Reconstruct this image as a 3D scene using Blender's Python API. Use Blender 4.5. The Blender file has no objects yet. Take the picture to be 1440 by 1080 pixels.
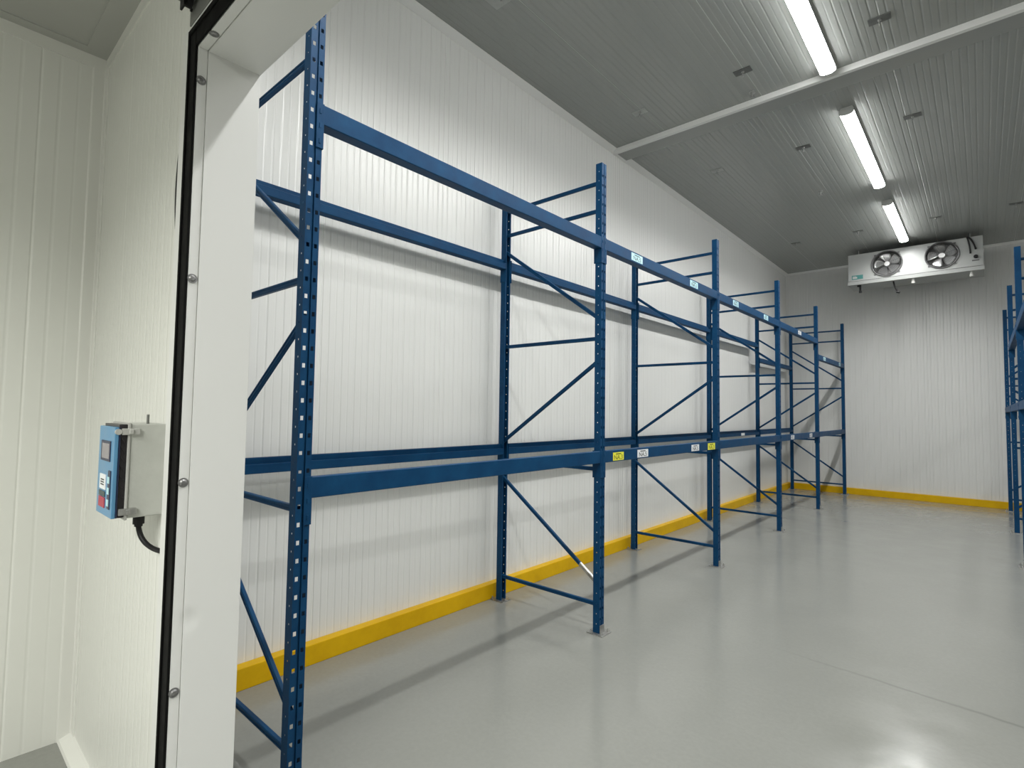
import bpy, bmesh, math, random
from mathutils import Vector, Matrix
random.seed(7)
SC = bpy.context.scene
COL = SC.collection
R = math.radians

# ------------------------------------------------------------------ materials
def newmat(name):
    m = bpy.data.materials.new(name); m.use_nodes = True
    nt = m.node_tree
    b = [n for n in nt.nodes if n.type == 'BSDF_PRINCIPLED'][0]
    return m, nt, b
def N(nt, t, **k):
    n = nt.nodes.new(t)
    for a, v in k.items(): setattr(n, a, v)
    return n
def L(nt, a, b): nt.links.new(a, b)
def math_(nt, op, a, b=None, c=None):
    n = N(nt, 'ShaderNodeMath', operation=op)
    for i, v in enumerate((a, b, c)):
        if v is None: continue
        if isinstance(v, (int, float)): n.inputs[i].default_value = v
        else: L(nt, v, n.inputs[i])
    return n.outputs[0]
def noise(nt, scale, detail=3, vec=None, rough=.5):
    n = N(nt, 'ShaderNodeTexNoise'); n.inputs['Scale'].default_value = scale
    n.inputs['Detail'].default_value = detail; n.inputs['Roughness'].default_value = rough
    if vec is not None: L(nt, vec, n.inputs['Vector'])
    return n.outputs['Fac']
def ramp(nt, fac, a, b, ca, cb):
    n = N(nt, 'ShaderNodeMapRange'); n.clamp = True
    L(nt, fac, n.inputs[0])
    n.inputs[1].default_value = a; n.inputs[2].default_value = b
    n.inputs[3].default_value = ca; n.inputs[4].default_value = cb
    return n.outputs[0]
def mixc(nt, fac, c1, c2):
    n = N(nt, 'ShaderNodeMix', data_type='RGBA')
    if isinstance(fac, (int, float)): n.inputs['Factor'].default_value = fac
    else: L(nt, fac, n.inputs['Factor'])
    for s, c in ((6, c1), (7, c2)):
        if isinstance(c, tuple): n.inputs[s].default_value = (*c, 1)
        else: L(nt, c, n.inputs[s])
    return n.outputs[2]
def simple(name, col, rough=.5, metal=0.0, var=.0, nscale=20, spec=.5, bump=0):
    m, nt, b = newmat(name)
    b.inputs['Base Color'].default_value = (*col, 1)
    b.inputs['Roughness'].default_value = rough; b.inputs['Metallic'].default_value = metal
    b.inputs['Specular IOR Level'].default_value = spec
    co = N(nt, 'ShaderNodeTexCoord').outputs['Object']
    if var:
        f = noise(nt, nscale, 4, co)
        d = tuple(max(0, c*(1-var)) for c in col); u = tuple(min(1, c*(1+var)) for c in col)
        L(nt, mixc(nt, ramp(nt, f, .3, .7, 0, 1), d, u), b.inputs['Base Color'])
        L(nt, ramp(nt, f, .3, .7, rough*.85, rough*1.15), b.inputs['Roughness'])
    if bump:
        bn = N(nt, 'ShaderNodeBump'); bn.inputs['Strength'].default_value = 1; bn.inputs['Distance'].default_value = bump
        L(nt, noise(nt, nscale*3, 3, co), bn.inputs['Height']); L(nt, bn.outputs[0], b.inputs['Normal'])
    return m

def panel(name, axis, col, off=1.85, period=.1067, joint=1.067, rough=.35, dist=.0016, jointcol=1.16, minor=.5, major=1.0, jamp=.7, width=.011):
    """insulated sandwich panel: fine rolled ribs along one axis + wide joints"""
    m, nt, b = newmat(name)
    co = N(nt, 'ShaderNodeTexCoord').outputs['Object']
    sep = N(nt, 'ShaderNodeSeparateXYZ'); L(nt, co, sep.inputs[0])
    c = sep.outputs['XYZ'.index(axis)]
    def pulse(P, o, w):
        u = math_(nt, 'DIVIDE', math_(nt, 'SUBTRACT', c, o), P)
        f = math_(nt, 'FRACT', math_(nt, 'ADD', u, .5))
        d = math_(nt, 'MULTIPLY', math_(nt, 'ABSOLUTE', math_(nt, 'SUBTRACT', f, .5)), P)
        n = N(nt, 'ShaderNodeMapRange', interpolation_type='SMOOTHSTEP'); L(nt, d, n.inputs[0])
        n.inputs[1].default_value = 0; n.inputs[2].default_value = w; n.inputs[3].default_value = 1; n.inputs[4].default_value = 0
        return n.outputs[0]
    maj = pulse(period, off+period*.5, width); mi = pulse(period, off, width*.8); jo = pulse(joint, off, .009)
    h = math_(nt, 'MULTIPLY_ADD', maj, -major, math_(nt, 'MULTIPLY', mi, -minor))
    h = math_(nt, 'MULTIPLY_ADD', jo, -jamp, h)
    # faint waviness of thin sheet metal (long vertical waves)
    mp = N(nt, 'ShaderNodeMapping'); L(nt, co, mp.inputs[0])
    s = [9, 9, .35]
    if axis == 'X' and name.startswith('ceiling'): s = [9, .35, 9]
    mp.inputs['Scale'].default_value = s
    wv = noise(nt, 1.0, 0, mp.outputs[0])
    h = math_(nt, 'MULTIPLY_ADD', wv, .35, h)
    bn = N(nt, 'ShaderNodeBump'); bn.inputs['Strength'].default_value = 1; bn.inputs['Distance'].default_value = dist
    L(nt, h, bn.inputs['Height']); L(nt, bn.outputs[0], b.inputs['Normal'])
    dark = tuple(x*jointcol for x in col)
    cc = mixc(nt, math_(nt, 'MULTIPLY', pulse(joint, off, .004), .9), col, dark)
    L(nt, cc, b.inputs['Base Color'])
    b.inputs['Roughness'].default_value = rough
    return m

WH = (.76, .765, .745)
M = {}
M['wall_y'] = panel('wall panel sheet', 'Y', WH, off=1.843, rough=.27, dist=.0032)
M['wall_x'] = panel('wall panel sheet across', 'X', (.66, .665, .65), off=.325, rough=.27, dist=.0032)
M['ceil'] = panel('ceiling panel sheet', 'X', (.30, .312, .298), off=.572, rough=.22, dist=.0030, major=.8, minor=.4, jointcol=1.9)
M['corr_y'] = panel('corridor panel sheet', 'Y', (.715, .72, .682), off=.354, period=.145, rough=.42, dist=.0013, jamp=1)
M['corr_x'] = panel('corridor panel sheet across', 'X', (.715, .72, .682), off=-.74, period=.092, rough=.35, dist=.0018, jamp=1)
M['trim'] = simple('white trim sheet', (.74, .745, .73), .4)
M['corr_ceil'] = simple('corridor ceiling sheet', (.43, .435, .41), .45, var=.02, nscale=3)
M['corr_trim'] = simple('cream trim sheet', (.71, .712, .675), .35)
M['trim_under'] = simple('dark ceiling strip', (.30, .31, .298), .35)
M['trim_dull'] = simple('dull ceiling strip', (.40, .41, .395), .4, var=.03, nscale=3)
M['frame_white'] = simple('door frame white sheet', (.68, .685, .67), .38)
def dent():
    # shallow knock in the sheet metal of the doorway reveal, about one metre up
    m = M['frame_white']; nt = m.node_tree; b = [n for n in nt.nodes if n.type == 'BSDF_PRINCIPLED'][0]
    co = [n for n in nt.nodes if n.type == 'TEX_COORD'][0].outputs['Object']
    mp = N(nt, 'ShaderNodeMapping'); L(nt, co, mp.inputs[0]); mp.vector_type = 'POINT'
    mp.inputs['Location'].default_value = (0, -.006*26, -1.0*19); mp.inputs['Scale'].default_value = (0, 26, 19)
    ln = N(nt, 'ShaderNodeVectorMath', operation='LENGTH'); L(nt, mp.outputs[0], ln.inputs[0])
    rm = N(nt, 'ShaderNodeMapRange', interpolation_type='SMOOTHERSTEP'); L(nt, ln.outputs['Value'], rm.inputs[0]); rm.inputs[3].default_value = -1; rm.inputs[4].default_value = 0
    h = rm.outputs[0]
    bn = N(nt, 'ShaderNodeBump'); bn.inputs['Distance'].default_value = .0026
    L(nt, h, bn.inputs['Height']); L(nt, bn.outputs[0], b.inputs['Normal'])
dent()
M['rubber'] = simple('black gasket rubber', (.004, .004, .004), .6, var=.3, nscale=12, spec=.08)
M['black'] = simple('black plastic', (.008, .008, .009), .5, spec=.25)
M['steel'] = simple('galvanised steel', (.42, .42, .41), .38, .85, var=.2, nscale=30)
M['boltsteel'] = simple('dull bolt steel', (.22, .22, .22), .4, .7, var=.2, nscale=60)
M['greysteel'] = simple('grey painted rail', (.17, .175, .165), .45, .2)
M['alu'] = simple('fan blade aluminium', (.75, .75, .75), .3, .75)
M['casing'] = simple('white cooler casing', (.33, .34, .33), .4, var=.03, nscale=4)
M['shroud'] = simple('dark shroud', (.09, .09, .09), .5)
M['coil'] = simple('coil fins behind fan', (.22, .22, .22), .5, .5)
M['wire'] = simple('grey guard wire', (.22, .22, .22), .4, .6)
M['teal'] = simple('teal maker plate', (.05, .19, .18), .4)
M['pvc'] = simple('white plastic fitting', (.45, .45, .43), .45)
M['box'] = simple('grey enclosure plastic', (.50, .51, .48), .5, var=.04, nscale=25, bump=.0006)
M['clear'] = simple('dark gap of opened lid', (.02, .017, .02), .3)
M['blue_face'] = simple('blue control face', (.10, .27, .46), .35, var=.05, nscale=9)
M['blue_edge'] = simple('navy face edge', (.012, .02, .06), .4)
M['screen'] = simple('grey display', (.27, .25, .27), .25)
M['sticker'] = simple('white paper sticker', (.8, .82, .84), .5)
M['sticker_cyan'] = simple('pale cyan sticker', (.50, .78, .84), .45)
M['sticker_yellow'] = simple('yellow sticker', (.80, .78, .06), .45)
M['ink'] = simple('black ink', (.02, .02, .02), .5)
M['ink_olive'] = simple('dark olive ink', (.10, .11, .01), .5)
M['red'] = simple('red key field', (.42, .02, .05), .4)
M['darkgreen'] = simple('dark key field', (.03, .06, .06), .4)
M['hanger'] = simple('dull hanger plate', (.13, .135, .13), .5, .3, var=.2, nscale=30)
M['hanger_pale'] = simple('pale hanger plate', (.36, .37, .36), .5, 0, var=.1, nscale=30)
M['housing'] = simple('light housing grey', (.55, .56, .55), .4)

def blue_paint():
    m, nt, b = newmat('blue rack paint')
    co = N(nt, 'ShaderNodeTexCoord').outputs['Object']
    f = noise(nt, 7, 6, co, .6)
    c = mixc(nt, ramp(nt, f, .35, .7, 0, 1), (.003, .039, .107), (.005, .057, .145))
    s = noise(nt, 45, 4, co, .65)
    c = mixc(nt, ramp(nt, s, .68, .80, 0, .35), c, (.02, .06, .11))   # scuffs
    L(nt, c, b.inputs['Base Color'])
    L(nt, ramp(nt, f, .3, .7, .42, .56), b.inputs['Roughness']); b.inputs['Specular IOR Level'].default_value = .14
    bn = N(nt, 'ShaderNodeBump'); bn.inputs['Distance'].default_value = .0006
    L(nt, noise(nt, 30, 2, co), bn.inputs['Height']); L(nt, bn.outputs[0], b.inputs['Normal'])
    return m
M['blue'] = blue_paint()

def floor_mat():
    m, nt, b = newmat('grey epoxy floor')
    co = N(nt, 'ShaderNodeTexCoord').outputs['Object']
    base = (.245, .250, .229)
    f = noise(nt, 1.3, 4, co, .5)
    c = mixc(nt, ramp(nt, f, .3, .75, 0, 1), tuple(x*.95 for x in base), tuple(x*1.03 for x in base))
    # scuffs: streaky dark marks
    mp = N(nt, 'ShaderNodeMapping'); L(nt, co, mp.inputs[0]); mp.inputs['Rotation'].default_value = (0, 0, .35); mp.inputs['Scale'].default_value = (1.1, 8, 1)
    sc = noise(nt, 1.6, 5, mp.outputs[0], .7)
    c = mixc(nt, ramp(nt, sc, .62, .82, 0, .16), c, (.12, .124, .112))
    mt = noise(nt, 38, 3, co, .6)
    c = mixc(nt, ramp(nt, mt, .35, .65, 0, .5), c, tuple(x*.90 for x in base))
    # long thin scuff line across the floor
    sp = N(nt, 'ShaderNodeSeparateXYZ'); L(nt, co, sp.inputs[0])
    wob = math_(nt, 'MULTIPLY', noise(nt, 2.2, 3, co), .10)
    ln = math_(nt, 'ABSOLUTE', math_(nt, 'ADD', math_(nt, 'MULTIPLY_ADD', sp.outputs[0], .10, math_(nt, 'SUBTRACT', sp.outputs[1], 4.37)), wob))
    m1 = math_(nt, 'MULTIPLY', ramp(nt, ln, .003, .020, 1, 0), ramp(nt, sp.outputs[0], 1.0, 1.8, 0, 1))
    c = mixc(nt, math_(nt, 'MULTIPLY', m1, .38), c, (.10, .10, .095))
    L(nt, c, b.inputs['Base Color'])
    r = ramp(nt, noise(nt, 2.5, 3, co, .5), .3, .7, .13, .26)
    L(nt, r, b.inputs['Roughness'])
    h = math_(nt, 'MULTIPLY_ADD', noise(nt, 9, 3, co, .5), 1.0, math_(nt, 'MULTIPLY', noise(nt, 1.2, 2, co), 3.0))
    bn = N(nt, 'ShaderNodeBump'); bn.inputs['Distance'].default_value = .0016
    L(nt, h, bn.inputs['Height']); L(nt, bn.outputs[0], b.inputs['Normal'])
    b.inputs['Specular IOR Level'].default_value = .55
    return m
M['floor'] = floor_mat()

def yellow_mat():
    m, nt, b = newmat('yellow kerb paint')
    co = N(nt, 'ShaderNodeTexCoord').outputs['Object']
    f = noise(nt, 4, 6, co, .65)
    c = mixc(nt, ramp(nt, f, .35, .7, 0, 1), (.61, .358, .002), (.70, .425, .003))
    sc = noise(nt, 30, 5, co, .7)
    c = mixc(nt, ramp(nt, sc, .68, .78, 0, .5), c, (.30, .22, .06))
    L(nt, c, b.inputs['Base Color']); b.inputs['Roughness'].default_value = .45; b.inputs['Specular IOR Level'].default_value = .2
    return m
M['yellow'] = yellow_mat()

def emit(name, col, st):
    m, nt, b = newmat(name)
    b.inputs['Base Color'].default_value = (.8, .8, .8, 1)
    b.inputs['Emission Color'].default_value = (*col, 1)
    b.inputs['Emission Strength'].default_value = st
    return m
M['lamp'] = emit('lit room diffuser', (1.0, 1.0, .985), 12.0)
M['lamp_corr'] = emit('lit corridor diffuser', (1.0, 1.0, .92), 14)

# ------------------------------------------------------------------ mesh helpers
def bx(bm, x0, x1, y0, y1, z0, z1, bev=0):
    vs = [bm.verts.new((x, y, z)) for x in (x0, x1) for y in (y0, y1) for z in (z0, z1)]
    fs = [(0, 1, 3, 2), (4, 6, 7, 5), (0, 4, 5, 1), (2, 3, 7, 6), (0, 2, 6, 4), (1, 5, 7, 3)]
    F = [bm.faces.new([vs[i] for i in f]) for f in fs]
    if bev:
        es = list({e for f in F for e in f.edges})
        bmesh.ops.bevel(bm, geom=es, offset=bev, segments=2, affect='EDGES', profile=.5)
def prism(bm, prof, axis, a, b):
    """extrude a closed 2D profile along an axis; prof in the other two axes in xyz order"""
    def P(p, t):
        if axis == 'x': return (t, p[0], p[1])
        if axis == 'y': return (p[0], t, p[1])
        return (p[0], p[1], t)
    A = [bm.verts.new(P(p, a)) for p in prof]; B = [bm.verts.new(P(p, b)) for p in prof]
    n = len(prof)
    for i in range(n): bm.faces.new((A[i], A[(i+1) % n], B[(i+1) % n], B[i]))
    bm.faces.new(A[::-1]); bm.faces.new(B)
def cyl(bm, p, q, r, seg=16, r2=None, cap=True):
    p = Vector(p); q = Vector(q); d = (q-p); l = d.length
    mt = Matrix.Translation((p+q)/2) @ d.to_track_quat('Z', 'Y').to_matrix().to_4x4()
    bmesh.ops.create_cone(bm, cap_ends=cap, segments=seg, radius1=r, radius2=r if r2 is None else r2, depth=l, matrix=mt)
def ring(bm, c, ax, rad, r, seg=40, sub=6):
    c = Vector(c); ax = Vector(ax).normalized(); u = ax.orthogonal().normalized(); v = ax.cross(u)
    rows = []
    for i in range(seg):
        a = 2*math.pi*i/seg; dr = u*math.cos(a)+v*math.sin(a)
        rows.append([bm.verts.new(c+dr*(rad+r*math.cos(t))+ax*r*math.sin(t)) for t in [2*math.pi*k/sub for k in range(sub)]])
    for i in range(seg):
        for k in range(sub):
            bm.faces.new((rows[i][k], rows[(i+1) % seg][k], rows[(i+1) % seg][(k+1) % sub], rows[i][(k+1) % sub]))
def tube(bm, pts, r, seg=8):
    pts = [Vector(p) for p in pts]; rows = []
    prev = None
    for i, p in enumerate(pts):
        t = (pts[min(i+1, len(pts)-1)]-pts[max(i-1, 0)]).normalized()
        u = (prev - t*prev.dot(t)).normalized() if prev is not None else t.orthogonal().normalized()
        prev = u; v = t.cross(u)
        rows.append([bm.verts.new(p+(u*math.cos(a)+v*math.sin(a))*r) for a in [2*math.pi*k/seg for k in range(seg)]])
    for i in range(len(pts)-1):
        for k in range(seg): bm.faces.new((rows[i][k], rows[i][(k+1) % seg], rows[i+1][(k+1) % seg], rows[i+1][k]))
    bm.faces.new(rows[0][::-1]); bm.faces.new(rows[-1])
def bez(p0, p1, p2, p3, n=16):
    p0, p1, p2, p3 = map(Vector, (p0, p1, p2, p3)); o = []
    for i in range(n+1):
        t = i/n; o.append(p0*(1-t)**3+p1*3*t*(1-t)**2+p2*3*t*t*(1-t)+p3*t**3)
    return o
def mk(name, bm, mat, parent=None, smooth=False, loc=None):
    bmesh.ops.recalc_face_normals(bm, faces=bm.faces[:])
    me = bpy.data.meshes.new(name); bm.to_mesh(me); bm.free()
    if mat is not None: me.materials.append(M[mat] if isinstance(mat, str) else mat)
    if smooth:
        for p in me.polygons: p.use_smooth = True
    o = bpy.data.objects.new(name, me); COL.objects.link(o)
    if parent is not None: o.parent = parent
    if loc: o.location = loc
    return o
def B(): return bmesh.new()
def tag(o, label, cat, group=None):
    o['label'] = label; o['category'] = cat
    if group: o['group'] = group
    return o
def thing(name, label, cat, loc=(0, 0, 0), group=None):
    o = bpy.data.objects.new(name, None); o.empty_display_size = .1; COL.objects.link(o); o.location = loc
    return tag(o, label, cat, group)
def struct(o, label=None, cat=None):
    o['kind'] = 'structure'
    if label: o['label'] = label
    if cat: o['category'] = cat
    return o
def copy_tree(o, parent=None):
    c = o.copy(); COL.objects.link(c); c.parent = parent
    for ch in list(o.children): copy_tree(ch, c)
    return c
def textmesh(name, s, size, mat, parent, M4):
    cu = bpy.data.curves.new(name, 'FONT'); cu.body = s; cu.size = size; cu.align_x = 'CENTER'; cu.align_y = 'CENTER'; cu.extrude = .0003
    t = bpy.data.objects.new(name, cu); COL.objects.link(t)
    dg = bpy.context.evaluated_depsgraph_get(); me = bpy.data.meshes.new_from_object(t.evaluated_get(dg))
    COL.objects.unlink(t); bpy.data.objects.remove(t)
    me.transform(M4); me.materials.clear(); me.materials.append(M[mat]); me.name = name
    o = bpy.data.objects.new(name, me); COL.objects.link(o); o.parent = parent
    return o

# ------------------------------------------------------------------ key dimensions (metres)
XW, XR = -1.19, 8.60          # inner faces of the long walls
YF, YB = .761, 13.45          # inner faces of the end walls
ZC = 4.954                    # ceiling
XC = -1.28; ZCC = 3.53        # corridor left wall, corridor ceiling
YO = .614                     # corridor side of the front wall
XJ, XJ2, ZH = .292, 3.45, 2.866   # door opening
T = .15

# ------------------------------------------------------------------ room shell
b = B(); bx(b, -3, 7, -4.6, YB+.3, -.12, 0); struct(mk('floor', b, 'floor'), 'glossy grey epoxy floor', 'floor')
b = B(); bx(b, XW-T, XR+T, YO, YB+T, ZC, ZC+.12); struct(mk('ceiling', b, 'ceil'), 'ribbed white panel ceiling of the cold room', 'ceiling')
b = B(); bx(b, XW-T, XW, YO+.001, YB+T, 0, ZC); struct(mk('wall_left', b, 'wall_y'), 'long ribbed white wall behind the left rack', 'wall')
b = B(); bx(b, XR, XR+T, YO+.001, YB+T, 0, ZC); struct(mk('wall_right', b, 'wall_y'), 'long ribbed white wall behind the right rack', 'wall')
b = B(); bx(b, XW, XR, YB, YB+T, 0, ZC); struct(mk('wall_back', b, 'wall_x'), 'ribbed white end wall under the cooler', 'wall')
b = B()
bx(b, XW, XJ-.0202, YO, YF, 0, ZC); bx(b, XJ2+.0202, XR, YO, YF, 0, ZC); bx(b, XJ-.0202, XJ2+.0202, YO, YF, ZH+.0202, ZC)
bx(b, XC, XW, YO, YO+.0009, 0, ZC)
struct(mk('wall_front', b, 'corr_x'), 'ribbed wall around the doorway with the control box', 'wall')
b = B(); bx(b, XC-T, XC, -4.5, YO, 0, ZCC+.3); struct(mk('wall_corridor', b, 'corr_y'), 'cream ribbed wall of the corridor at far left', 'wall')
b = B(); bx(b, 5.4, 5.55, -4.5, YO, 0, ZCC+.3); struct(mk('wall_corridor_right', b, 'corr_y'), 'corridor end wall', 'wall')
b = B(); bx(b, XC, 5.4, -4.6, -4.5, 0, ZCC+.3); struct(mk('wall_corridor_rear', b, 'corr_x'), 'corridor rear wall', 'wall')
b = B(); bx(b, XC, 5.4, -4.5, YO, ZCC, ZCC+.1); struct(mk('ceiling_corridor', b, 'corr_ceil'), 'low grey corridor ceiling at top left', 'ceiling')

# yellow kerbs
def kerb(name, x0, x1, y0, y1, lab):
    b = B(); bx(b, x0, x1, y0, y1, 0, .13, .004); struct(mk(name, b, 'yellow'), lab, 'kerb')
kerb('baseboard_left', XW, XW+.075, YF, YB, 'yellow kerb along the left wall')
kerb('baseboard_back', XW+.075, XR-.075, YB-.075, YB, 'yellow kerb along the back wall')
kerb('baseboard_right', XR-.075, XR, YF, YB, 'yellow kerb along the right wall')

# trims
b = B(); bx(b, XW, XR, 5.67, 5.965, ZC-.035, ZC, .004); struct(mk('trim_1', b, 'trim_under'), 'flat strip crossing the ceiling', 'trim')
b = B(); prism(b, [(XW, ZC), (XW+.06, ZC), (XW+.06, ZC-.004), (XW+.004, ZC-.05), (XW, ZC-.05)], 'y', YF, YB)
struct(mk('trim_2', b, 'trim'), 'angle trim along the top of the left wall', 'trim')
b = B(); prism(b, [(YB, ZC), (YB-.04, ZC), (YB-.04, ZC-.004), (YB-.004, ZC-.04), (YB, ZC-.04)], 'x', XW, XR)
struct(mk('trim_3', b, 'trim'), 'angle trim along the top of the back wall', 'trim')
b = B(); bx(b, XW, XR, 5.655, 5.70, ZC-.06, ZC, .003); struct(mk('trim_8', b, 'trim'), 'lip of the strip crossing the ceiling, coloured white to look lamplit', 'trim')  # lip added in white: paints the lamp light on the strip's front face
# corridor trims
b = B(); prism(b, [(XC, YO), (XC, YO-.062), (XC+.004, YO-.062), (XC+.007, YO-.055), (XC+.007, YO-.012), (XC+.012, YO-.007), (XC+.055, YO-.007), (XC+.062, YO-.004), (XC+.062, YO)], 'z', 0, ZCC-.06)
struct(mk('trim_4', b, 'corr_trim'), 'upright corner trim of the corridor', 'trim')
b = B(); bx(b, XC, XC+.006, -4.5, YO-.006, ZCC-.07, ZCC); bx(b, XC+.006, 5.4, YO-.006, YO, ZCC-.07, ZCC-.0065)
struct(mk('trim_5', b, 'corr_trim'), 'upright leg of the trim under the corridor ceiling', 'trim')
b = B(); bx(b, XC+.006, XC+.07, -4.5, YO, ZCC-.006, ZCC); bx(b, XC+.07, 5.4, YO-.10, YO, ZCC-.006, ZCC)
struct(mk('trim_9', b, 'corr_ceil'), 'flat leg of the trim on the corridor ceiling', 'trim')
b = B()
for x in (-.72, .9, 2.5): bx(b, x, x+.010, -4.4, YO-.1, ZCC-.006, ZCC)
bx(b, XC+.07, 5.4, -.25, -.24, ZCC-.006, ZCC)
struct(mk('trim_6', b, 'trim'), 'thin joint strips on the corridor ceiling', 'trim')
b = B(); prism(b, [(YO, 0), (YO-.058, 0), (YO-.052, .012), (YO-.010, .028), (YO, .03)], 'x', XC, .13)
struct(mk('trim_7', b, 'corr_trim'), 'pale cove along the foot of the corridor wall', 'trim')

# ------------------------------------------------------------------ door frame
door = bpy.data.objects.new('door_1', None); COL.objects.link(door); door.location = (XJ, YO, 0)
struct(door, 'white lined doorway of the cold room with black gasket', 'doorway')
def dmk(name, bm, mat, lab=None):
    for v in bm.verts: v.co -= Vector((XJ, YO, 0))
    o = mk(name, bm, mat, door)
    if lab: o['label'] = lab
    return o
YP = .570
b = B()   # liner (deep reveal)
bx(b, XJ-.02, XJ, .604, YF+.012, 0, ZH); bx(b, XJ2, XJ2+.02, .604, YF+.012, 0, ZH); bx(b, XJ-.02, XJ2+.02, .604, YF+.012, ZH, ZH+.02)
bx(b, XJ-.07, XJ-.019, YF+.001, YF+.012, 0, ZH+.07); bx(b, XJ-.07, XJ2+.07, YF+.001, YF+.012, ZH+.019, ZH+.07)
dmk('frame_liner', b, 'frame_white')
b = B()   # front band carrying the bolts
bx(b, XJ-.02, XJ-.004, YP+.004, .6025, 0, ZH+.004); bx(b, XJ2+.004, XJ2+.02, YP+.004, .6025, 0, ZH+.004); bx(b, XJ-.02, XJ2+.02, YP+.004, .6025, ZH+.004, ZH+.02)
dmk('frame_band', b, 'frame_white')
def jamb_strip(w0, w1, ya, yb, bm):
    bx(bm, XJ-w1, XJ-w0, ya, yb, 0, ZH+w1, .003)
    bx(bm, XJ2+w0, XJ2+w1, ya, yb, 0, ZH+w1, .003)
    bx(bm, XJ-w0, XJ2+w0, ya, yb, ZH+w0, ZH+w1, .003)
b = B(); jamb_strip(.0045, .088, YP-.004, YP+.003, b); jamb_strip(.03, .088, YP+.0035, YO-.001, b); jamb_strip(.058, .066, YP-.009, YP-.002, b)
dmk('gasket', b, 'rubber', 'black rubber gasket strip')
b = B(); bx(b, XJ-.150, XJ-.0885, YP, YO-.001, 0, ZH+.104, .003); bx(b, XJ2+.0885, XJ2+.150, YP, YO-.001, 0, ZH+.104, .003)
bx(b, XJ-.088, XJ2+.088, YP, YO-.001, ZH+.0885, ZH+.104, .003); dmk('outer_flange', b, 'frame_white')
def bolt(x, y, z, nx):
    b = B(); n = Vector(nx)
    p = Vector((x, y, z))
    cyl(b, p-n*.003, p+n*.002, .0150, 24)
    cyl(b, p+n*.002, p+n*.006, .0105, 20, .006)
    cyl(b, p+n*.0055, p+n*.0065, .003, 6)
    dmk('bolt', b, 'boltsteel', 'round galvanised bolt')
for z in (2.759, 2.095, 1.436, .783, .13): bolt(XJ-.004, .586, z, (1, 0, 0))
for z in (2.759, 2.095, 1.436, .783, .13): bolt(XJ2+.004, .586, z, (-1, 0, 0))
for x in (.392, 1.05, 1.71, 2.37, 3.03): bolt(x, .586, ZH+.004, (0, 0, -1))

# sliding door track above the opening
tr = thing('door_track', 'grey overhead rail with black roller above the doorway corner', 'door track', (XJ-.08, YP, ZH+.16))
def tmk(name, bm, mat):
    for v in bm.verts: v.co -= Vector((XJ-.08, YP, ZH+.16))
    return mk(name, bm, mat, tr)
b = B(); bx(b, .210, 4.6, YP-.002, YO-.0005, ZH+.105, ZH+.172, .002); tmk('mounting_plate', b, 'greysteel')
b = B(); bx(b, .213, 4.6, YP-.115, YO-.0005, ZH+.174, ZH+.18); bx(b, .213, 4.6, YO-.012, YO-.0005, ZH+.18, ZH+.30); bx(b, .213, 4.6, YP-.115, YP-.108, ZH+.18, ZH+.23)
tmk('rail', b, 'greysteel')
b = B(); cyl(b, (.255, YP-.03, ZH+.162), (.255, YP-.012, ZH+.162), .022, 24); bx(b, .235, .275, YP-.04, YP-.034, ZH+.13, ZH+.174)
tmk('roller', b, 'black')
for x in (.226, 1.2, 2.2):
    b = B(); cyl(b, (x, YP-.002, ZH+.155), (x, YP-.007, ZH+.155), .006, 12); tmk('screw', b, 'black')

# thin black heater cable tucked beside the frame
b = B(); tube(b, bez((.115, .603, 2.74), (.035, .600, 2.62), (.005, .600, 2.42), (.075, .603, 2.22), 24), .0055, 8)
tag(mk('frame_cable', b, 'black', smooth=True), 'thin black cable bulging from behind the left door frame', 'cable')

# ------------------------------------------------------------------ control box on the corridor wall
CB = Vector((-.105, YO, 1.45))
cb = thing('control_box', 'grey wall control box with opened blue keypad face beside doorway', 'control box', CB)
def cmk(name, bm, mat, lab=None, smooth=False, parent=None):
    for v in bm.verts: v.co -= CB
    o = mk(name, bm, mat, parent or cb, smooth)
    if lab: o['label'] = lab
    return o
b = B(); bx(b, -.21, 0, .506, YO, 1.292, 1.615, .004); cmk('enclosure', b, 'box')
b = B(); bx(b, -.214, .004, .498, .506, 1.287, 1.620, .002); cmk('rim', b, 'pvc', 'pale rim of the enclosure')
b = B(); bx(b, -.205, -.003, .474, .4975, 1.296, 1.614, .002)
for i in range(7): tube(b, bez((-.002, .494, 1.36+i*.03), (.004, .488, 1.38+i*.03), (.0, .48, 1.35+i*.035), (-.002, .478, 1.40+i*.03), 8), .0014, 6)
cmk('open_gap', b, 'clear', 'dark wiring gap behind the blue face')
b = B(); bx(b, -.212, .002, .461, .473, 1.296, 1.605, .002); face = cmk('face_panel', b, 'blue_face', 'blue keypad face')
b = B(); bx(b, -.2105, .0035, .4735, .477, 1.297, 1.604); cmk('face_edge', b, 'blue_edge')
yf = .4605
def fpart(name, x0, x1, z0, z1, mat, lab=None, d=.002):
    b = B(); bx(b, x0, x1, yf-d, yf+.0005, z0, z1)
    for v in b.verts: v.co -= CB
    o = mk(name, b, mat, face)
    if lab: o['label'] = lab
    return o
fpart('screen_bezel', -.170, -.040, 1.485, 1.555, 'blue_edge')
fpart('screen', -.150, -.050, 1.494, 1.546, 'screen', 'grey display', .003)
fpart('key_column', -.052, -.020, 1.325, 1.455, 'blue_edge')
for z in (1.335, 1.375, 1.412): fpart('key', -.050, -.028, z, z+.022, 'sticker_cyan', None, .004)
fpart('paper_sticker', -.168, -.085, 1.385, 1.437, 'sticker', 'white paper sticker')
for k in range(3): fpart('sticker_line', -.150, -.103, 1.399+k*.0085, 1.403+k*.0085, 'ink', None, .0026)
fpart('legend_field', -.172, -.090, 1.360, 1.378, 'darkgreen')
fpart('red_field', -.172, -.090, 1.322, 1.357, 'red', 'red key field')
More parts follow.
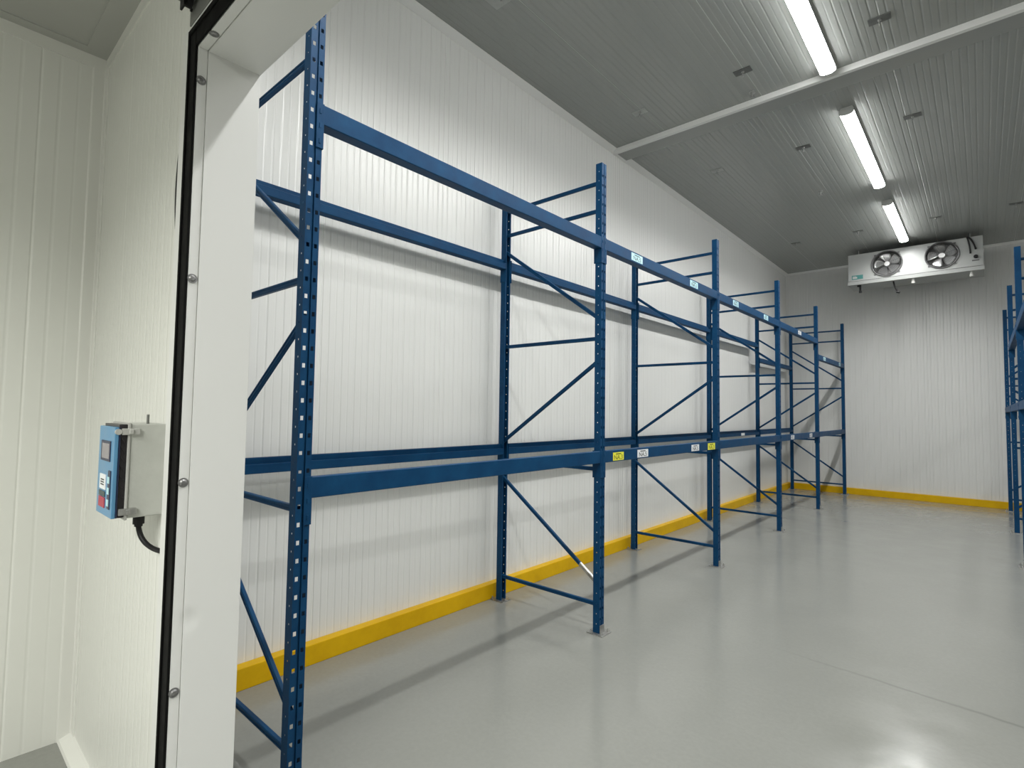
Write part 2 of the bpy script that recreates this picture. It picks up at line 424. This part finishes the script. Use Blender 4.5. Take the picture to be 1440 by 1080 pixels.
for z0, m in ((1.578, 'pvc'), (1.305, 'steel')):
    b = B(); bx(b, -.01, .010, .480, .532, z0, z0+.022, .002); bx(b, -.006, .016, .500, .512, z0+.003, z0+.019, .002)
    cmk('latch', b, m)
b = B(); cyl(b, (.0, .470, 1.589), (.011, .470, 1.589), .010, 18); cmk('hinge_knob', b, 'pvc')
b = B(); cyl(b, (-.02, .560, 1.615), (-.02, .560, 1.648), .0045, 12); cmk('stub', b, 'greysteel')
b = B(); cyl(b, (-.03, .549, 1.292), (-.03, .549, 1.264), .018, 12); cyl(b, (-.03, .549, 1.266), (-.03, .549, 1.255), .013, 12); cmk('cable_gland', b, 'black')
b = B(); tube(b, bez((-.03, .549, 1.258), (-.03, .555, 1.20), (.02, .575, 1.175), (.13, .598, 1.185), 20), .0085, 10)
cmk('power_cable', b, 'black', 'black cable curving down behind the frame', smooth=True)

# ------------------------------------------------------------------ rack uprights
W, D_, DEP, H = .066, .056, 1.067, 3.645
PITCH, ZOFF = .0762, .035
def post_mesh(mirror):
    prof = [(-D_, .013), (-D_, 0), (-.030, 0), (-.023, 0), (0, 0), (0, .008), (0, .022), (0, .028), (-.007, .029), (-.007, .037), (0, .038), (0, .044), (0, .058), (0, W), (-.023, W), (-.030, W), (-D_, W), (-D_, W-.013)]
    fh = {5, 11}; sh = {2, 14}     # segments that carry holes: face and side
    zs = {0.0, H}; hz = []; sz = []
    k = 0
    while ZOFF+k*PITCH+.03 < H:
        c = ZOFF+k*PITCH; hz.append((c-.0095, c+.0095)); s = c+PITCH/2; sz.append((s-.004, s+.004)); k += 1
    for a, c in hz+sz:
        if 0 < a and c < H: zs |= {a, c}
    zs = sorted(zs); bm = B()
    sx = -1 if mirror else 1
    rows = [[bm.verts.new((sx*x, y, z)) for x, y in prof] for z in zs]
    for i in range(len(zs)-1):
        zm = (zs[i]+zs[i+1])/2
        inh = any(a < zm < c for a, c in hz); ins = any(a < zm < c for a, c in sz)
        for j in range(len(prof)-1):
            if j in fh and inh: continue
            if j in sh and ins: continue
            bm.faces.new((rows[i][j], rows[i][j+1], rows[i+1][j+1], rows[i+1][j]))
    bmesh.ops.recalc_face_normals(bm, faces=bm.faces[:])
    bmesh.ops.solidify(bm, geom=bm.faces[:], thickness=.0018)
    return bm
def strut(bm, p, q, tz=.030, ty=.024):
    """bevelled channel strut between two points in a plane of constant y"""
    p = Vector(p); q = Vector(q); d = (q-p).normalized(); n = Vector((-d.z, 0, d.x)); y = Vector((0, 1, 0))
    c = .004
    prof = [(-tz/2+c, -ty/2), (-.004, -ty/2), (-.003, -ty/2+.003), (.003, -ty/2+.003), (.004, -ty/2), (tz/2-c, -ty/2), (tz/2, -ty/2+c), (tz/2, ty/2-c), (tz/2-c, ty/2), (-tz/2+c, ty/2), (-tz/2, ty/2-c), (-tz/2, -ty/2+c)]
    A = [bm.verts.new(p+n*a+y*b_) for a, b_ in prof]; Bv = [bm.verts.new(q+n*a+y*b_) for a, b_ in prof]
    m = len(prof)
    for i in range(m): bm.faces.new((A[i], A[(i+1) % m], Bv[(i+1) % m], Bv[i]))
    bm.faces.new(A[::-1]); bm.faces.new(Bv)
def make_frame():
    t = thing('rack_upright', '', 'rack frame')
    o = mk('post', post_mesh(False), 'blue', t)
    o2 = mk('post', post_mesh(True), 'blue', t); o2.location = (-DEP, 0, 0)
    xa, xb = -.030, -DEP+.030; y = W/2
    for z in (3.50, 3.275, 2.253, 1.236, .210):
        b = B(); strut(b, (xa-.004, y, z), (xb+.004, y, z)); mk('horizontal_brace', b, 'blue', t)
    for a, c in (((xa, y, 2.405), (xb, y, 3.125)), ((xa, y, 2.085), (xb, y, 1.40)), ((xa, y, .36), (xb, y, 1.085))):
        b = B(); strut(b, a, c, .030, .022); mk('diagonal_brace', b, 'blue', t)
    for s, x0 in ((1, 0), (-1, -DEP)):
        b = B()
        bx(b, min(x0-s*.095, x0+s*.045), max(x0-s*.095, x0+s*.045), -.030, W+.030, 0, .007, .001)
        bx(b, min(x0+s*.002, x0+s*.006), max(x0+s*.002, x0+s*.006), .004, W-.004, .007, .065)
        bx(b, min(x0-s*.088, x0-s*.060), max(x0-s*.088, x0-s*.060), .012, W-.012, .007, .012)
        p = mk('base_plate', b, 'steel', t)
        for yy in (-.016, W+.016):
            b = B(); cyl(b, (x0+s*.028, yy, .007), (x0+s*.028, yy, .022), .009, 6); cyl(b, (x0+s*.028, yy, .02), (x0+s*.028, yy, .032), .005, 10)
            mk('anchor_bolt', b, 'steel', p)
    return t
frame0 = make_frame()
Y0, LB = 1.106, 2.4122
YS = [Y0+i*LB for i in range(6)]
FL = ['blue rack upright frame nearest the doorway, cut off by the white jamb',
      'blue rack upright frame with a silver-sleeved lower diagonal, second from the doorway',
      'blue rack upright frame third from the doorway on the left, beside the yellow beam sticker',
      'blue rack upright frame fourth from the doorway on the left row',
      'blue rack upright frame fifth from the doorway, where the upper beam steps down',
      'blue rack upright frame at the end of the left row, against the back wall']
for i in range(6):
    f = frame0 if i == 0 else copy_tree(frame0)
    f.location = (0, YS[i], 0); tag(f, FL[i], 'rack frame', 'upright frames of the left rack')
    if i == 1:
        # bare-metal repair sleeve low on the diagonal
        dg = [c for c in f.children if c.name.startswith('diagonal_brace')][-1]
        b = B(); pa = Vector((-.03, W/2, .36)); pb = Vector((-DEP+.03, W/2, 1.085)); 
        strut(b, pa.lerp(pb, .02), pa.lerp(pb, .17), .0315, .0236)
        s = mk('bare_sleeve', b, 'steel', dg); s['label'] = 'scraped silver end of the diagonal'
RY = [13.15, 10.74, 8.33, 5.92]
XRF = 2.512
RL = ['blue upright frame of the right rack standing at the back wall',
      'blue upright frame of the right rack, second from the back wall',
      'blue upright frame at the right edge of the photo, third from the back wall',
      'blue upright frame of the right rack nearest the doorway']
for i, y in enumerate(RY):
    f = copy_tree(frame0); f.location = (XRF, y+W, 0); f.rotation_euler = (0, 0, math.pi)
    tag(f, RL[i], 'rack frame', 'upright frames of the right rack')

# ------------------------------------------------------------------ load beams
BH = .092
BL = LB-W
def make_beam():
    """outer face towards +x at x=0.004, runs y 0..BL, bottom at z=0"""
    t = thing('rack_crossbar', '', 'rack beam')
    b = B()
    c = .003
    prof = [(.0035, c), (.0035, BH-c), (.0005, BH), (-.031, BH), (-.034, BH-c), (-.034, BH-.036), (-.062, BH-.036), (-.065, BH-.039), (-.065, c), (-.062, 0), (.0005, 0)]
    prism(b, prof, 'y', .0045, BL-.0045); mk('rail', b, 'blue', t)
    for e in (0, 1):
        b = B()
        ya = 0 if e == 0 else BL
        sg = -1 if e == 0 else 1          # direction of the post
        bx(b, -.066, .0045, min(ya, ya-sg*.0045), max(ya, ya-sg*.0045), BH-.205, BH+.002)
        y0, y1 = ya-sg*.0045, ya+sg*.031
        bx(b, .0005, .0050, min(y0, y1), max(y0, y1), BH-.205, BH+.002, .0012)
        for dz in (.035, .100, .172):
            yy = ya+sg*.014
            bx(b, .005, .0075, yy-.0045, yy+.0045, BH-dz-.012, BH-dz+.010, .001)
        mk('end_connector', b, 'blue', t)
    return t
beam0 = make_beam()
bays = ['bay nearest the doorway', 'second bay from the doorway', 'third bay from the doorway', 'fourth bay from the doorway', 'end bay at the back wall']
beams = {}
def place_beam(key, label, group, loc, flip=False):
    global beam0
    o = beam0 if not beams else copy_tree(beam0)
    o.location = loc
    if flip: o.rotation_euler = (0, 0, math.pi)
    tag(o, label, 'rack beam', group); beams[key] = o
    return o
for i in range(5):
    zu = 2.957 if i < 4 else 2.680
    y = YS[i]+W
    for lv, z in (('lower', 1.286), ('upper', zu)):
        place_beam(('F', lv, i), f'blue {lv} front beam of the left rack, {bays[i]}', f'{lv} front beams of the left rack', (0, y, z))
        place_beam(('R', lv, i), f'blue {lv} rear beam beside the left wall, {bays[i]}', f'{lv} rear beams of the left rack', (-DEP, y+BL, z), True)
rb = ['bay at the back wall', 'second bay from the back', 'bay at the photo edge']
for i in range(3):
    y0 = RY[i+1]+W
    for lv, z in (('lower', 1.77), ('upper', 2.68)):
        if lv == 'upper' and i == 0: continue
        place_beam(('RF', lv, i), f'blue {lv} front beam of the right rack, {rb[i]}', f'{lv} front beams of the right rack', (XRF, y0+BL, z), True)
        place_beam(('RR', lv, i), f'blue {lv} rear beam of the right rack, {rb[i]}', f'{lv} rear beams of the right rack', (XRF+DEP, y0, z))

# stickers (part of the beam they are stuck on); given by world y of left/right edge and z range
def sticker(key, ya, yb, z0, z1, mat, text=None, ink='ink', lab=None):
    bo = beams[key]
    ox, oy, oz = bo.location
    rear = key[0] == 'R'
    xs = -.0652 if rear else .0035      # rear beams show their inner side to the room
    b = B()
    if rear:
        bx(b, xs-.0012, xs, oy-yb, oy-ya, z0-oz, z1-oz)
    else:
        bx(b, xs, xs+.0012, ya-oy, yb-oy, z0-oz, z1-oz)
    s = mk('location_sticker', b, mat, bo)
    if lab: s['label'] = lab
    if text and not rear:
        yc = (ya+yb)/2-oy; w = yb-ya; h = z1-z0
        # text lies in the y-z plane reading along +y
        base = Matrix(((0, 0, 1, xs+.0016), (1, 0, 0, yc), (0, 1, 0, z0-oz+h*.36), (0, 0, 0, 1)))
        textmesh('sticker_text', text, h*.80, ink, s, base @ Matrix.Scale(1.25, 4, (1, 0, 0)))
        b = B(); bx(b, xs+.0012, xs+.0016, yc-w*.24, yc+w*.24, z0-oz+h*.74, z0-oz+h*.86); mk('sticker_line', b, ink, s)
sticker(('F', 'lower', 1), 3.700, 3.868, 1.294, 1.358, 'sticker_yellow', 'NA.3', 'ink_olive', 'yellow location sticker')
sticker(('F', 'lower', 1), 4.098, 4.290, 1.296, 1.362, 'sticker', 'NA.5', 'ink', 'white location sticker')
sticker(('F', 'lower', 1), 5.215, 5.405, 1.296, 1.360, 'sticker', 'NA.5', 'ink', 'white location sticker')
sticker(('F', 'lower', 1), 5.640, 5.840, 1.290, 1.360, 'sticker_yellow', 'NA.3', 'ink_olive', 'yellow location sticker')
sticker(('F', 'upper', 1), 3.985, 4.180, 2.972, 3.036, 'sticker_cyan', 'NA.5', 'ink', 'pale location sticker')
sticker(('F', 'upper', 1), 5.190, 5.385, 2.972, 3.036, 'sticker_cyan', 'NA.5', 'ink', 'pale location sticker')
sticker(('F', 'upper', 2), 6.430, 6.620, 2.972, 3.036, 'sticker_cyan', 'NA.5', 'ink', 'pale location sticker')
sticker(('F', 'upper', 2), 7.620, 7.810, 2.972, 3.036, 'sticker_cyan', 'NA.5', 'ink', 'pale location sticker')
sticker(('F', 'upper', 3), 9.420, 9.600, 2.976, 3.036, 'sticker', 'NA.5', 'ink', 'white location sticker')
sticker(('F', 'lower', 3), 8.920, 9.100, 1.300, 1.362, 'sticker', 'NA.5', 'ink', 'white location sticker')
sticker(('F', 'lower', 3), 10.08, 10.26, 1.300, 1.362, 'sticker', 'NA.5', 'ink', 'white location sticker')
sticker(('F', 'upper', 4), 11.20, 11.38, 2.695, 2.758, 'sticker_cyan', 'NA.5', 'ink', 'pale location sticker')
sticker(('F', 'upper', 4), 12.62, 12.78, 2.695, 2.758, 'sticker_cyan', 'NA.5', 'ink', 'pale location sticker')
sticker(('R', 'lower', 3), 9.74, 9.92, 1.292, 1.338, 'sticker', None, 'ink', 'white location sticker')

# ------------------------------------------------------------------ ceiling lights
def light(y0, y1, label, cx=None, k=1.0):
    yc = (y0+y1)/2; ln = y1-y0
    t = thing('ceiling_light', label, 'ceiling light', (1.187 if cx is None else cx, yc, ZC), 'strip lights along the ceiling')
    h = ln/2
    b = B(); prism(b, [(-.055, 0), (.055, 0), (.067, -.048), (-.067, -.048)], 'y', -h+.01, h-.01); mk('housing', b, 'housing', t)
    b = B(); prof = [(-.064, -.0485)]+[(-.064*math.cos(a), -.062-.026*math.sin(a)) for a in [math.pi*k/10 for k in range(11)]]+[(.064, -.0485)]
    prism(b, prof, 'y', -h+.012, h-.012); mk('diffuser', b, 'lamp', t)
    for s in (-1, 1):
        b = B(); prof2 = [(x*1.06, z*1.03 if z < -.0486 else -.03) for x, z in prof]
        prism(b, prof2, 'y', s*h-.012 if s > 0 else -h, s*h if s > 0 else -h+.012); mk('end_cap', b, 'housing', t)
    beam_of(t, ln, k)
    return t
def beam_of(t, ln, k):
    a = bpy.data.lights.new('lamp_tube', 'AREA'); a.shape = 'RECTANGLE'; a.size = .11; a.size_y = ln-.06; a.energy = POW*ln*k; a.spread = R(156)
    a.color = (1.0, 1.0, .98)
    o = bpy.data.objects.new('lamp_tube', a); COL.objects.link(o); o.parent = t; o.location = (0, 0, -.0925)
POW = 12.0
l0 = light(1.10, 2.32, 'short strip light on the ceiling just inside the doorway', None, 1.75)
l0.rotation_euler = (0, 0, R(90)); l0.location.x = 1.3
light(3.12, 5.55, 'bright strip light nearest the doorway, before the ceiling strip')
light(6.43, 8.86, 'middle strip light, just beyond the ceiling strip')
light(9.66, 11.93, 'farthest strip light, ending at the cooler')
for y0, lb in ((1.10, 'strip light of the second row nearest the doorway wall'), (3.9, 'second strip light of the row beyond the right rack'), (6.9, 'third strip light of the row beyond the right rack')):
    light(y0, y0+2.42, lb, 6.1, .4 if y0 < 6 else .2)
# corridor lamp behind the viewer
t = thing('corridor_light', 'strip light on the corridor ceiling', 'ceiling light', (1.4, -1.9, ZCC))
b = B(); bx(b, -1.2, 1.2, -.07, .07, -.05, 0); mk('housing', b, 'housing', t)
b = B(); prism(b, [(-.06, -.0505), (-.05, -.09), (.05, -.09), (.06, -.0505)], 'x', -1.18, 1.18); mk('diffuser', b, 'lamp_corr', t)
a = bpy.data.lights.new('lamp_tube', 'AREA'); a.shape = 'RECTANGLE'; a.size = 2.3; a.size_y = .09; a.energy = 70; a.spread = R(150); a.color = (1.0, 1.0, .94)
o = bpy.data.objects.new('lamp_tube', a); COL.objects.link(o); o.parent = t; o.location = (0, 0, -.0915)

# ------------------------------------------------------------------ ceiling hangers
hang = [(.585, 5.03, 1, 'dark plate on the seam left of the near strip light'), (1.645, 5.06, 1, 'dark plate right of the near strip light'),
        (-.48, 5.03, 0, 'pale plate near the left end of the ceiling strip'), (.657, 6.97, 1, 'dark plate on the seam beyond the ceiling strip'),
        (-.36, 6.93, 0, 'pale plate beyond the ceiling strip, nearest the left wall'), (1.707, 6.97, 2, 'faint plate right of the middle strip light'),
        (.642, 10.83, 2, 'small plate left of the farthest strip light'), (-.36, 10.88, 2, 'small plate near the back left corner'),
        (1.70, 10.85, 2, 'small plate right of the farthest strip light'), (2.646, 10.86, 2, 'small plate at the right edge of the photo'),
        (-.54, 2.90, 3, 'large pale plate at the top edge of the photo')]
for x, y, k, lab in hang:
    x = 2.205+(x-2.205)*1.018; y *= 1.018
    t = thing('ceiling_hanger', 'grey ceiling hanger: '+lab, 'ceiling hanger', (x, y, ZC), 'hanger plates on the ceiling')
    w, d = (.078, .045) if k < 3 else (.11, .07)
    b = B(); bx(b, -w, w, -d, d, -.006, 0, .001); mk('plate', b, {0: 'hanger_pale', 1: 'hanger', 2: 'hanger', 3: 'hanger_pale'}[k], t)
    b = B(); cyl(b, (0, 0, -.006), (0, 0, -.014), .014, 12); cyl(b, (0, 0, -.014), (0, 0, -.035), .005, 8)
    if k < 3: ring(b, (0, 0, -.046), (1, 0, 0), .011, .003, 16, 6)
    mk('eye_bolt', b, 'steel', t)
for x, y, lab in ((.515, 5.53, 'small metal stud on the ceiling seam just before the ceiling strip'), (.49, 8.71, 'small metal stud on the ceiling left of the middle strip light')):
    b = B(); cyl(b, (x, y, ZC), (x, y, ZC-.008), .03, 16); cyl(b, (x, y, ZC-.008), (x, y, ZC-.05), .009, 10); bx(b, x-.025, x+.025, y-.004, y+.004, ZC-.056, ZC-.05)
    tag(mk('ceiling_stud', b, 'steel'), lab, 'ceiling stud', 'ceiling studs')

# ------------------------------------------------------------------ evaporator (room cooler)
EX0, EX1, EY0, EY1, EZ0, EZ1 = .295, 2.268, 12.0, 12.62, 4.275, 4.79
E0 = Vector(((EX0+EX1)/2, EY0, EZ0))
ev = thing('evaporator', 'white twin-fan cold room cooler under the ceiling on the back wall', 'cooler', E0)
def emk(name, bm, mat, parent=None, lab=None, smooth=False):
    for v in bm.verts: v.co -= E0
    o = mk(name, bm, mat, parent or ev, smooth)
    if lab: o['label'] = lab
    return o
fans = [(.915, 4.535), (1.716, 4.545)]; FR = .232
# front plate with two round holes
b = B()
def plate_with_hole(bm, x0, x1, z0, z1, cx, cz, r, y, n=48):
    inner = []; outer = []
    for k in range(n):
        a = 2*math.pi*k/n; c, s = math.cos(a), math.sin(a)
        inner.append(bm.verts.new((cx+r*c, y, cz+r*s)))
        tx = ((x1-cx)/c if c > 0 else (x0-cx)/c) if abs(c) > 1e-6 else 1e9
        tz = ((z1-cz)/s if s > 0 else (z0-cz)/s) if abs(s) > 1e-6 else 1e9
        t_ = min(tx, tz); outer.append(bm.verts.new((cx+t_*c, y, cz+t_*s)))
    for k in range(n):
        bm.faces.new((inner[k], inner[(k+1) % n], outer[(k+1) % n], outer[k]))
    for X, Z in ((x0, z0), (x0, z1), (x1, z0), (x1, z1)):
        best = sorted(range(n), key=lambda k: (outer[k].co.x-X)**2+(outer[k].co.z-Z)**2)
        i = best[0]; j = None
        for c_ in ((i+1) % n, (i-1) % n):
            o = outer[c_].co; p = outer[i].co
            if abs(o.x-p.x) > 1e-5 and abs(o.z-p.z) > 1e-5: j = c_
        if j is not None and (Vector((X, y, Z))-outer[i].co).length > 1e-5:
            bm.faces.new((outer[i], outer[j], bm.verts.new((X, y, Z))))
xm = (fans[0][0]+fans[1][0])/2
bx(b, EX0, EX0+.001, EY0, EY1, EZ0, EZ1)
plate_with_hole(b, .58, xm, EZ0, EZ1, *fans[0], FR, EY0)
plate_with_hole(b, xm, 2.05, EZ0, EZ1, *fans[1], FR, EY0)
for x0, x1 in ((EX0, .58), (2.05, EX1)):
    v = [b.verts.new(p) for p in ((x0, EY0, EZ0), (x1, EY0, EZ0), (x1, EY0, EZ1), (x0, EY0, EZ1))]; b.faces.new(v)
bx(b, EX1-.001, EX1, EY0, EY1, EZ0, EZ1); bx(b, EX0, EX1, EY0, EY1, EZ1-.001, EZ1)
bx(b, EX0, EX1, EY0, EY1, EZ0, EZ0+.001)
bx(b, xm-.006, xm+.006, EY0-.003, EY0-.0002, EZ0, EZ1)
emk('casing', b, 'casing')
b = B(); bx(b, EX0+.01, EX1-.01, EY0+.22, EY1-.02, EZ0+.01, EZ1-.01); emk('coil', b, 'coil')
b = B(); prism(b, [(EY0-.012, EZ0-.075), (EY0-.020, EZ0-.012), (EY0-.014, EZ0-.012), (EY0-.006, EZ0-.068), (EY1+.01, EZ0-.068), (EY1+.01, EZ0-.075)], 'x', EX0-.008, EX1+.008)
bx(b, EX0-.008, EX0-.002, EY0-.012, EY1, EZ0-.07, EZ0-.012); bx(b, EX1+.002, EX1+.008, EY0-.012, EY1, EZ0-.07, EZ0-.012)
emk('drip_tray', b, 'casing')
b = B(); bx(b, EX0, EX1, EY0+.004, EY1-.01, EZ0-.0675, EZ0-.0005); emk('underside', b, 'shroud')
for cx, cz in fans:
    b = B(); cyl(b, (cx, EY0-.010, cz), (cx, EY0+.20, cz), FR, 48, cap=False); 
    ring(b, (cx, EY0-.008, cz), (0, 1, 0), FR+.004, .010, 48, 8)
    for a in (45, 135, 225, 315):
        px, pz = cx+(FR+.02)*math.cos(R(a)), cz+(FR+.02)*math.sin(R(a)); bx(b, px-.018, px+.018, EY0-.012, EY0-.001, pz-.014, pz+.014)
    sh = emk('fan_shroud', b, 'shroud')
    b = B(); cyl(b, (cx, EY0+.02, cz), (cx, EY0+.13, cz), .045, 24)
    emk('motor_hub', b, 'alu', sh)
    for k in range(5):      # curved, pitched blades
        b = B(); a0 = R(72*k+20); rows = []
        for i in range(7):
            rr = .04+(.205-.04)*i/6; row = []
            wd = R(50+12*math.sin(math.pi*i/6)) if i < 6 else R(44)
            for j in range(7):
                u_ = j/6-.5; a = a0+u_*wd+R(10)*i/6
                row.append(b.verts.new((cx+rr*math.cos(a), EY0+.05-u_*.07-(.012 if i == 6 else 0), cz+rr*math.sin(a))))
            rows.append(row)
        for i in range(6):
            for j in range(6): b.faces.new((rows[i][j], rows[i][j+1], rows[i+1][j+1], rows[i+1][j]))
        bmesh.ops.solidify(b, geom=b.faces[:], thickness=.0015)
        emk('fan_blade', b, 'alu', sh, smooth=True)
    b = B()
    for rr in (.05, .08, .11, .14, .17, .20, .225): ring(b, (cx, EY0-.012, cz), (0, 1, 0), rr, .0010, 40, 5)
    for a in (20, 110, 200, 290): cyl(b, (cx+.04*math.cos(R(a)), EY0-.014, cz+.04*math.sin(R(a))), (cx+FR*math.cos(R(a)), EY0-.012, cz+FR*math.sin(R(a))), .002, 6)
    emk('guard', b, 'wire', sh)
b = B(); bx(b, .352, .535, EY0-.0025, EY0-.0003, 4.305, 4.385); mp_ = emk('maker_plate', b, 'teal', lab='small teal plate')
b = B(); bx(b, .366, .440, EY0-.0032, EY0-.0026, 4.322, 4.352); bx(b, .366, .425, EY0-.0032, EY0-.0026, 4.360, 4.368); emk('plate_mark', b, 'pvc', mp_)
b = B(); tube(b, bez((2.06, EY0-.02, 4.80), (2.08, EY0-.03, 4.72), (2.10, EY0-.02, 4.60), (2.10, EY0-.012, 4.50), 14), .011, 8)
tube(b, bez((2.07, EY0-.02, 4.79), (2.13, EY0-.04, 4.74), (2.16, EY0-.03, 4.62), (2.17, EY0-.015, 4.57), 14), .012, 8)
cyl(b, (2.17, EY0-.001, 4.575), (2.17, EY0-.02, 4.575), .016, 12)
emk('power_cable', b, 'black', smooth=True)
b = B(); cyl(b, (2.17, EY0-.0005, 4.435), (2.17, EY0-.03, 4.435), .030, 20); emk('isolator_knob', b, 'black')
b = B(); bx(b, 2.12, 2.215, EY0-.003, EY0-.0003, 4.362, 4.385); emk('caption_strip', b, 'shroud')
b = B(); bx(b, .462, .492, EY0+.06, EY0+.10, 4.085, 4.198); cyl(b, (.477, EY0+.08, 4.085), (.477, EY0+.08, 4.05), .026, 14); bx(b, .43, .47, EY0+.06, EY0+.09, 4.17, 4.198)
emk('hanging_plug', b, 'black')
b = B(); tube(b, bez((1.00, EY0+.1, 4.2), (1.01, EY0+.08, 4.12), (1.04, EY0+.05, 4.04), (1.07, EY0+.04, 3.99), 12), .013, 8); cyl(b, (1.05, EY0+.04, 3.985), (1.10, EY0+.04, 3.97), .022, 12)
emk('hanging_cable', b, 'black')
for x in (1.30, 2.11):
    b = B(); cyl(b, (x, EY0+.05, 4.2), (x, EY0+.05, 4.14), .022, 14); cyl(b, (x, EY0+.05, 4.145), (x, EY0+.05, 4.11), .028, 14); emk('drain_fitting', b, 'pvc')
for x in (.45, 2.1):
    for yy in (12.15, 12.42):
        b = B(); cyl(b, (x, yy, EZ1), (x, yy, ZC), .006, 8); emk('hanging_rod', b, 'steel')

ev.scale = (1.018,)*3; ev.location = (2.205+(E0.x-2.205)*1.018, E0.y*1.018, 1.682+(E0.z-1.682)*1.018)

# ------------------------------------------------------------------ camera
yaw, pitch, roll = R(41.5674), R(2.83273), R(.83163)
fwd = Vector((-math.sin(yaw)*math.cos(pitch), math.cos(yaw)*math.cos(pitch), math.sin(pitch)))
r_ = Vector((math.cos(yaw), math.sin(yaw), 0)); u_ = r_.cross(fwd)
r2 = r_*math.cos(roll)+u_*math.sin(roll); u2 = -r_*math.sin(roll)+u_*math.cos(roll)
cam = bpy.data.cameras.new('camera'); co = bpy.data.objects.new('camera', cam); COL.objects.link(co)
co.matrix_world = Matrix(((r2.x, u2.x, -fwd.x, 2.20536), (r2.y, u2.y, -fwd.y, 0), (r2.z, u2.z, -fwd.z, 1.68175), (0, 0, 0, 1)))
cam.sensor_width = 36; cam.lens = 747.06/1440*36; cam.clip_start = .05; cam.clip_end = 100
SC.camera = co

w = bpy.data.worlds.new('world'); SC.world = w; w.use_nodes = True
w.node_tree.nodes['Background'].inputs[0].default_value = (.02, .02, .02, 1)
SC.view_settings.view_transform = 'Standard'; SC.view_settings.look = 'None'
SC.view_settings.exposure = 1.2; SC.view_settings.gamma = 1; SC.view_settings.use_curve_mapping = False
